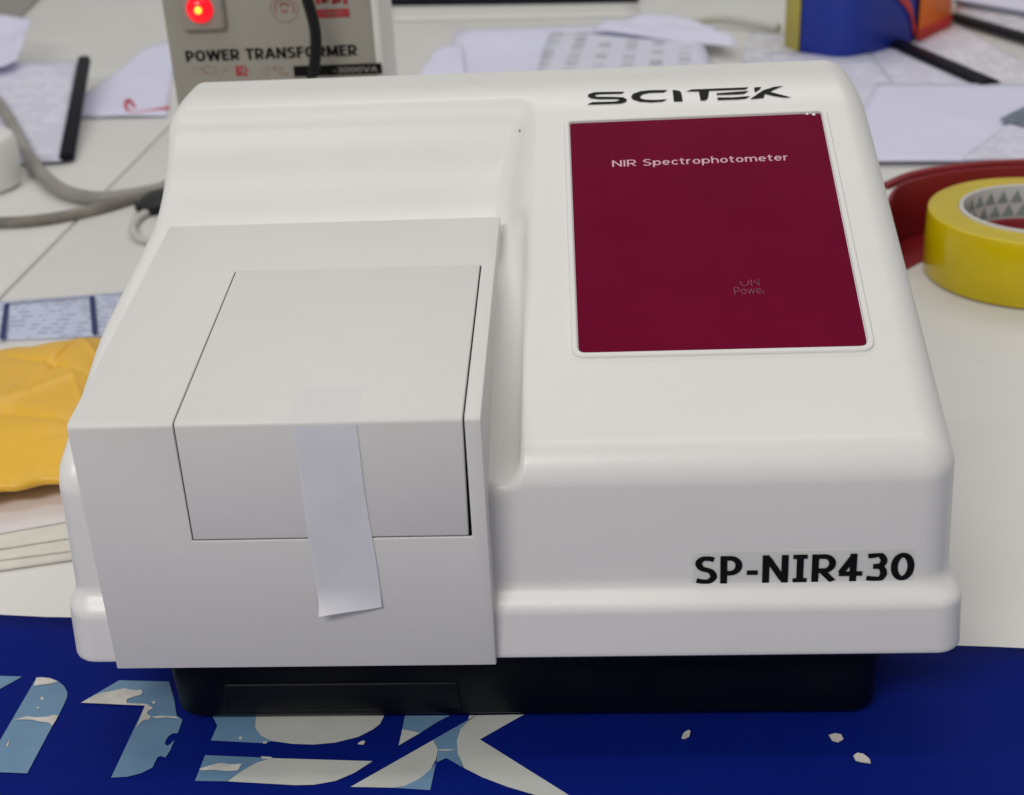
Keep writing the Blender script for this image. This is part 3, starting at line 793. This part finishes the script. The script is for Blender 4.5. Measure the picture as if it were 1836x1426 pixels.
# ------------------------------------------------------------------ papers, files and boxes
def paper(name, quad, m, z=.0006, wav=.002, seed=0, nu=14, nv=14, lift=None, th=.0006, label=None, cat='paper', group=None, parent=None):
    """a slightly wavy sheet; its corners stand on the table"""
    q = [np.array([p[0], p[1], 0.0]) for p in quad]; rr = random.Random(seed); ph = [rr.uniform(0, 6) for _ in range(6)]
    cen = sum(q) / 4; e1 = q[1] - q[0]; ang = math.atan2(e1[1], e1[0])
    Rz = Matrix.Rotation(-ang, 3, 'Z'); bm = bmesh.new(); g = []
    for j in range(nv + 1):
        v = j / nv; rw = []
        for i in range(nu + 1):
            u = i / nu; p = (1 - u) * (1 - v) * q[0] + u * (1 - v) * q[1] + u * v * q[2] + (1 - u) * v * q[3]
            d = p - cen; l = Rz @ Vector((d[0], d[1], 0))
            h = wav * (.5 + .5 * math.sin(u * 5 + ph[0] + 2 * math.sin(v * 3 + ph[1]))) * (.6 + .4 * math.sin(v * 7 + ph[2]))
            if lift: h += lift(u, v)
            rw.append(bm.verts.new((l.x, l.y, max(0, h))))
        g.append(rw)
    for j in range(nv):
        for i in range(nu): bm.faces.new((g[j][i], g[j][i + 1], g[j + 1][i + 1], g[j + 1][i]))
    me = bpy.data.meshes.new(name); bm.normal_update(); bm.to_mesh(me); bm.free()
    if me.polygons[0].normal.z < 0: me.flip_normals()
    o = link(name, me, m, None, True); o.location = (cen[0], cen[1], z + th); o.rotation_euler = (0, 0, ang)
    s = o.modifiers.new('sheet', 'SOLIDIFY'); s.thickness = th; s.offset = -1
    if parent:
        o.location = Vector(o.location) - parent.location; o.parent = parent
    elif label: tag(o, label, cat, group)
    return o
T1 = print_mat('printed_form', (.72, .72, .80), (.20, .20, .25), .0110, 50, .48, 0, None, .4)
T2 = print_mat('printed_form_pinkish', (.80, .77, .85), (.30, .24, .30), .0120, 45, .47, 0, None, .34)
T3 = print_mat('printed_labels', (.72, .72, .84), (.12, .12, .15), .034, 60, .50, R(90), (-.2, .2, -.2, .2), .42)
T4 = print_mat('small_print', (.60, .64, .80), (.16, .19, .32), .0078, 120, .50, 0, None, .5)
T5 = print_mat('printed_sheet', (.76, .75, .88), (.28, .28, .34), .012, 45, .47, 0, None, .28)
z2 = lambda p, z=0: at_z(p, z)[:2]

def slide_bar(name, p0, p1, wd, ht, z, parent, z1=None):
    """black spine clip: bar between two table points"""
    p0, p1 = np.array(p0), np.array(p1); d = p1 - p0; L = np.linalg.norm(d); d = d / L; nn = np.array([-d[1], d[0]])
    z1 = z if z1 is None else z1
    bm = bmesh.new(); A = []
    for t, zz in ((0, z), (1, z1)):
        c = p0 + (p1 - p0) * t
        A.append([bm.verts.new((*(c + nn * wd * k), zz + hh_)) for k, hh_ in ((-.5, 0), (.5, 0), (.5, ht * .55), (.3, ht), (-.3, ht), (-.5, ht * .55))])
    for k in range(6): bm.faces.new((A[0][k], A[0][(k + 1) % 6], A[1][(k + 1) % 6], A[1][k]))
    bm.faces.new(A[0]); bm.faces.new(A[1])
    o = from_bm(name, bm, M['bar']); bevel(o, .001, 2, 30); child(o, parent); return o

# left: report with a black slide bar, its far end propped up
d1 = thing('report_file', 'white paper file with thick black slide bar, left of the transformer', 'file', (-.62, 1.45, 0))
tilt = lambda u, v: .03 * v
fq = [z2((-60, 300)), z2((112, 297)), at_z((142, 112), .03)[:2], at_z((-60, 122), .03)[:2]]
paper('sheet', fq, T5, .002, .003, 4, lift=tilt, parent=d1)
slide_bar('slide_bar', z2((121, 294)), at_z((152, 113), .033)[:2], .0155, .008, .003, d1, .034)
bm = bmesh.new(); box(bm, -.80, -.66, 1.62, 1.70, .0004, .017); wd_ = from_bm('paper_pile', bm, M['paper_warm']); bevel(wd_, .002, 2)
tag(wd_, 'low pile of paper propping up the far end of the left file', 'paper pile')
paper('paper_sheet', [z2((100, 215)), z2((300, 212)), z2((318, 70)), z2((262, 92))], M['paper'], .001, .003, 2, label='plain white sheet lying between black slide bar and transformer')
tag(tube('rubber_band', [(*z2((305, 199)), .004), (*z2((280, 202)), .003), (*z2((242, 207)), .003), (*z2((229, 203)), .004), (*z2((227, 192)), .006), (*z2((234, 189)), .006), (*z2((243, 199)), .004)], .0018, M['red_string'], None, 8, 8),
    'thin red loop lying on white paper left of the instrument', 'rubber band')
paper('paper_sheet', [z2((-80, 40)), z2((40, 32)), z2((90, -20)), z2((-80, -40))], M['cable_grey'], .001, .004, 5, label='grey crumpled sheet at the top left corner of the table')
# cables, plug, container on the left
tag(tube('grey_cable', [(*at_z((-60, 130), .02)[:2], .03), (*at_z((0, 192), .02)[:2], .022), (*at_z((30, 240), .014)[:2], .015), (*at_z((62, 296), .008)[:2], .008), (*z2((105, 340), .006), .0075), (*z2((165, 358), .006), .0075), (*z2((230, 354), .006), .0075), (*z2((300, 340), .006), .0075), (*z2((380, 318), .006), .0075)], .0068, M['cable_grey'], None, 10, 12),
    'thick grey cable curving across the table at the left', 'cable')
tag(tube('brown_cable', [(*z2((-40, 409)), .005), (*z2((30, 408)), .005), (*z2((90, 402)), .005), (*z2((160, 388)), .005), (*z2((230, 368)), .005), (*z2((330, 330)), .005)], .0052, M['cable_brown'], None, 8, 10),
    'brown grey cable lying flat below the thick grey cable', 'cable')
pg = thing('power_plug', 'black power plug lying beside the left edge of the instrument', 'plug', (*z2((275, 372)), 0))
pp = [z2((243, 383)), z2((252, 391)), z2((300, 386)), z2((325, 350)), z2((300, 338)), z2((262, 366))]
prism('plug_body', pp, .001, .010, M['cable_black'], pg, .003, 2)
tube('plug_lead', [(*z2((310, 350)), .012), (*z2((340, 330)), .010), (*z2((370, 322)), .006)], .004, M['cable_black'], pg, 6, 8)
tag(tube('pale_cable', [(*z2((300, 372)), .004), (*z2((258, 392)), .004), (*z2((240, 412)), .004), (*z2((246, 432)), .004), (*z2((275, 440)), .004), (*z2((310, 430)), .004)], .0036, M['cable_pale'], None, 8, 8),
    'thin pale cable loop on the table below the black plug', 'cable')
cc_ = z2((-12, 362)); cx_, cy_ = cc_[0] - .030, cc_[1] + .045
lathe_c = lathe('container', [(0, .001), (.036, .001), (.0405, .006), (.042, .03), (.0425, .046), (.040, .052), (.034, .055), (0, .056)], M['white_plastic'], (cx_, cy_, 0), 64)
tag(lathe_c, 'white plastic container cut off by the left edge of the picture', 'container')
# card with navy stripes, yellow envelope, white book below it
cq = [z2((-40, 614)), z2((236, 604)), z2((226, 526)), z2((-40, 548))]
cd_ = thing('delivery_card', 'pale card with navy stripes in clear sleeve behind the yellow envelope', 'card', (*z2((90, 575)), 0))
paper('sheet', cq, T4, .0006, .0015, 6, parent=cd_)
for a, b, wd in (((6, 615), (14, 551), .004), ((172, 607), (166, 538), .004)):
    p, q = z2(a), z2(b); d = (q - p) / np.linalg.norm(q - p); nn = np.array([-d[1], d[0]]) * wd / 2
    child(flat('stripe', [[(*(p - nn), .0034), (*(p + nn), .0034), (*(q + nn), .0034), (*(q - nn), .0034)]], M['navy']), cd_)
p, q = z2((10, 553)), z2((168, 540)); child(flat('stripe', [[(*p, .0035), (*q, .0035), (q[0], q[1] + .0016, .0035), (p[0], p[1] + .0016, .0035)]], M['navy']), cd_)
# book / paper stack
bk = thing('paper_stack', 'stack of white paper sheets under the yellow envelope at the left', 'paper stack', (-.36, .72, 0))
def onz(p, z): return at_z(p, z)[:2]
zz = 0.0006
for i, (h, fr_, rt, m) in enumerate(((.0022, (1020, 1000), 0, 'book'), (.0016, (1002, 986), .004, 'book'), (.0016, (984, 962), -.002, 'book'), (.0012, (958, 932), .006, 'paper_warm'))):
    z1 = zz + h
    A = onz((-60, fr_[0] + 8), z1); B = onz((150, fr_[1] - 3), z1)
    d = (B - A) / np.linalg.norm(B - A); nn = np.array([-d[1], d[0]])
    A = A - d * .2; pts = [A, B + d * rt, B + d * rt + nn * .20, A + nn * .20]
    prism('sheet_block', pts, zz + .0002, z1, M[m], bk, .0006, 2); zz = z1
# yellow padded envelope
ZBK = zz
env = bmesh.new(); NU, NV = 130, 90; g = []
FOLDS = [(.93, .80, 2.2, .0036, .030), (.84, .88, 1.0, -.0034, .022), (.80, .55, .35, .0028, .05), (.70, .30, -.25, -.0026, .04), (.90, .35, 1.9, .0024, .035), (.72, .72, 2.7, -.0030, .03), (.60, .50, .9, .0026, .05), (.88, .14, .1, .0020, .03)]
fa, fb = onz((-70, 897), ZBK + .0125), onz((140, 864), ZBK + .0125)
d = (fb - fa) / np.linalg.norm(fb - fa); nn = np.array([-d[1], d[0]]); A = fa - d * .06
Lx, Ly = np.linalg.norm(fb - A) + .018, .205
from mathutils import noise as mn
for side in (1, -1):
    gg = []
    for j in range(NV + 1):
        rw = []
        for i in range(NU + 1):
            u, v = i / NU, j / NV
            e = (1 - abs(2 * u - 1) ** 5) * (1 - abs(2 * v - 1) ** 4)
            e = max(0, e) ** .72
            p = A + d * Lx * u + nn * Ly * v
            nz = mn.noise(Vector((u * 2.6, v * 2.2, 3))) * .006 + mn.noise(Vector((u * 22, v * 16, 5))) * .0004
            for (pu, pv, an, am, fw) in FOLDS:
                du_, dv_ = (u - pu) * 1.5, v - pv
                dd = abs(du_ * math.sin(an) - dv_ * math.cos(an)) + .006 * math.sin(9 * (du_ + dv_)); al = du_ * math.cos(an) + dv_ * math.sin(an)
                nz += am * math.exp(-max(0, dd) / (fw * .6)) * math.exp(-(al / .38) ** 2)
            ed = .0016 * math.sin(u * 37) * (1 - e)
            h = (.0145 * e + (nz * e if side > 0 else 0)) if side > 0 else -.0135 * e
            wob = .0015 * math.sin(v * 19 + 1) * (1 - e)
            rw.append(env.verts.new((p[0] + wob, p[1] + ed, ZBK + .0146 + h)))
        gg.append(rw)
    for j in range(NV):
        for i in range(NU):
            q = (gg[j][i], gg[j][i + 1], gg[j + 1][i + 1], gg[j + 1][i]); env.faces.new(q if side > 0 else q[::-1])
bmesh.ops.remove_doubles(env, verts=env.verts[:], dist=.0004)
ev = from_bm('padded_envelope', env, M['yellow_bag'], None, True)
tag(ev, 'crumpled yellow padded envelope lying left of the instrument', 'envelope')

# centre back: printed sheets
paper('paper_sheet', [z2((760, 160)), z2((1320, 152)), z2((1190, 40)), z2((822, 62))], M['paper'], .001, .006, 3, label='wide white sheet directly behind the instrument top')
paper('paper_sheet', [z2((960, 165)), z2((1290, 160)), z2((1245, 72)), z2((985, 78))], T3, .009, .003, 12, lift=lambda u, v: .004, label='white sheet printed with dark columns behind the instrument logo')
paper('paper_sheet', [z2((1060, 80)), z2((1325, 108)), z2((1285, 75)), z2((1150, 45))], M['paper'], .015, .010, 17, label='curled narrow white sheet lying over the printed columns')
paper('paper_sheet', [z2((752, 150)), z2((835, 160)), z2((830, 90)), z2((782, 98))], M['paper'], .006, .004, 27, label='small folded white slip at the left end of the wide sheet')
tag(tube('white_cable', [(*z2((1200, 70)), .008), (*z2((1235, 58)), .010), (*z2((1285, 50)), .012), (*z2((1352, 56)), .010), (*z2((1395, 62)), .008)], .0062, M['cable_pale'], None, 8, 8), 'short white cable arching behind the printed sheets', 'cable')
# far file at the top
d2 = thing('report_file', 'white file with long black slide bar at the top edge of the picture', 'file', (*z2((915, 6)), 0))
paper('sheet', [z2((690, 40)), z2((1150, 30)), z2((1120, -50)), z2((690, -50))], M['table'], .0006, .001, 5, parent=d2)
slide_bar('slide_bar', z2((672, 11)), z2((1145, 4)), .030, .010, .003, d2)

# right: blue box with coloured ends and a red band
bx = thing('blue_box', 'blue box with yellow and orange ends wrapped by red bands, top right', 'box', (.37, 1.84, 0))
fr0, fr1, fr2, fr3 = z2((1434, 100)), z2((1520, 108)), z2((1615, 84)), z2((1703, 50))
mid = catmull([fr0, fr1, fr2, z2((1640, 74))], 6)
back = np.array([.03, .16])
prism('box_body', [tuple(p) for p in mid] + [tuple(z2((1640, 74)) + back), tuple(fr0 + back)], .0006, .105, M['box_blue'], bx, .002, 2)
yl = z2((1406, 88))
prism('yellow_end', [tuple(yl), tuple(fr0 - (.0015, 0)), tuple(fr0 + back - (.0015, 0)), tuple(yl + back)], .0006, .1045, M['box_yellow'], bx, .002, 2)
r0 = z2((1642, 74)); prism('orange_end', [tuple(r0 + (.0012, -.004)), tuple(fr3), tuple(fr3 + back), tuple(r0 + back + (.0012, 0))], .0006, .1045, M['box_orange'], bx, .002, 2)
prism('lid', [tuple(p + np.array((0, .003))) for p in mid] + [tuple(z2((1640, 74)) + back), tuple(fr0 + back)], .1055, .112, M['band_red'], bx, .002, 2)
def band(pts, wd):
    c = catmull(pts, 6); bm = bmesh.new(); A = []
    for i, p in enumerate(c):
        A.append([bm.verts.new((p[0], p[1] - o1, p[2] + s * wd / 2)) for s, o1 in ((-1, .0), (1, .0), (1, .003), (-1, .003))])
    for a, b in zip(A, A[1:]):
        for k in range(4): bm.faces.new((a[k], a[(k + 1) % 4], b[(k + 1) % 4], b[k]))
    bm.faces.new(A[0]); bm.faces.new(A[-1]); return child(from_bm('red_band', bm, M['band_red']), bx)
def front_at(u, z):                         # point on the curved front at fraction u
    k = u * (len(mid) - 1); i = min(int(k), len(mid) - 2); p = mid[i] + (mid[i + 1] - mid[i]) * (k - i); return (p[0], p[1] - .0015, z)
band([front_at(.45, .098), front_at(.6, .070), front_at(.75, .046), front_at(.9, .022), front_at(1.0, .010)], .013)
band([(r0[0], r0[1] - .005, .008), (*(r0 * .5 + fr3 * .5 + (0, -.002)), .008), (fr3[0], fr3[1] - .002, .010)], .014)
# printed files on the right
d3 = thing('report_file', 'printed white file with black slide bar pointing towards the blue box', 'file', (*z2((1700, 130)), 0))
paper('sheet', [z2((1550, 160)), z2((1790, 172)), z2((1612, 88)), z2((1480, 100))], T5, .0012, .002, 11, parent=d3)
slide_bar('slide_bar', z2((1602, 84)), z2((1775, 160)), .024, .006, .004, d3)
d4 = thing('report_file', 'pinkish printed file with black slide bar at the right edge behind', 'file', (*z2((1790, 90)), 0))
paper('sheet', [z2((1630, 88)), z2((1790, 160)), z2((1900, 150)), z2((1715, 48))], T2, .0025, .002, 13, parent=d4)
slide_bar('slide_bar', z2((1705, 38)), z2((1870, 88)), .024, .006, .005, d4)
paper('paper_sheet', [z2((1715, 36)), z2((1900, 78)), z2((1900, 5)), z2((1715, -30))], T1, .002, .002, 14, label='printed white sheet in the top right corner of the picture')
d5 = thing('report_file', 'white file with thin grey bar above the right printed file', 'file', (*z2((1790, 20)), 0))
p0_, p1_ = z2((1712, 14)), z2((1870, 42)); o = slide_bar('slide_bar', p0_, p1_, .010, .004, .007, d5); o.data.materials[0] = M['slate']
paper('sheet', [z2((1715, 12)), z2((1880, 40)), z2((1900, 0)), z2((1715, -40))], M['paper'], .006, .001, 15, parent=d5)
paper('paper_sheet', [z2((1500, 300)), z2((1900, 300)), z2((1900, 160)), z2((1570, 158))], M['paper'], .005, .002, 21, label='large blank white sheet right of the instrument top')
paper('paper_sheet', [z2((1720, 306)), z2((1960, 300)), z2((1950, 200)), z2((1836, 215))], T5, .0085, .002, 22, label='faintly printed sheet above the yellow tape roll')
paper('paper_sheet', [z2((1400, 200)), z2((1640, 200)), z2((1560, 100)), z2((1380, 100))], T5, .003, .002, 23, label='printed sheet partly hidden behind the top right corner of the instrument')
paper('paper_sheet', [z2((-70, 190)), z2((45, 175)), z2((70, 105)), z2((-60, 95))], M['paper'], .036, .016, 31, lift=lambda u, v: .004 + .012 * u * v, label='crumpled bluish sheet above the left file at the picture edge')
paper('paper_sheet', [z2((1330, 118)), z2((1440, 122)), z2((1420, 66)), z2((1345, 62))], T1, .002, .003, 33, label='small printed sheet left of the blue box')
child(flat('speck', [[on_housing((932 + 2.2 * math.cos(a), 235 + 2.6 * math.sin(a)), .0003) for a in np.linspace(0, 2 * math.pi, 8)[:-1]]], M['tabledirt']), SPEC)
tri_ = [onz((1792, 214), .011), onz((1880, 240), .011), onz((1880, 170), .011)]
tag(prism('photo_print', [tuple(t) for t in tri_], .0105, .0115, M['slate'], None), 'blue grey corner of a print at the right edge on blank sheet', 'photo print')
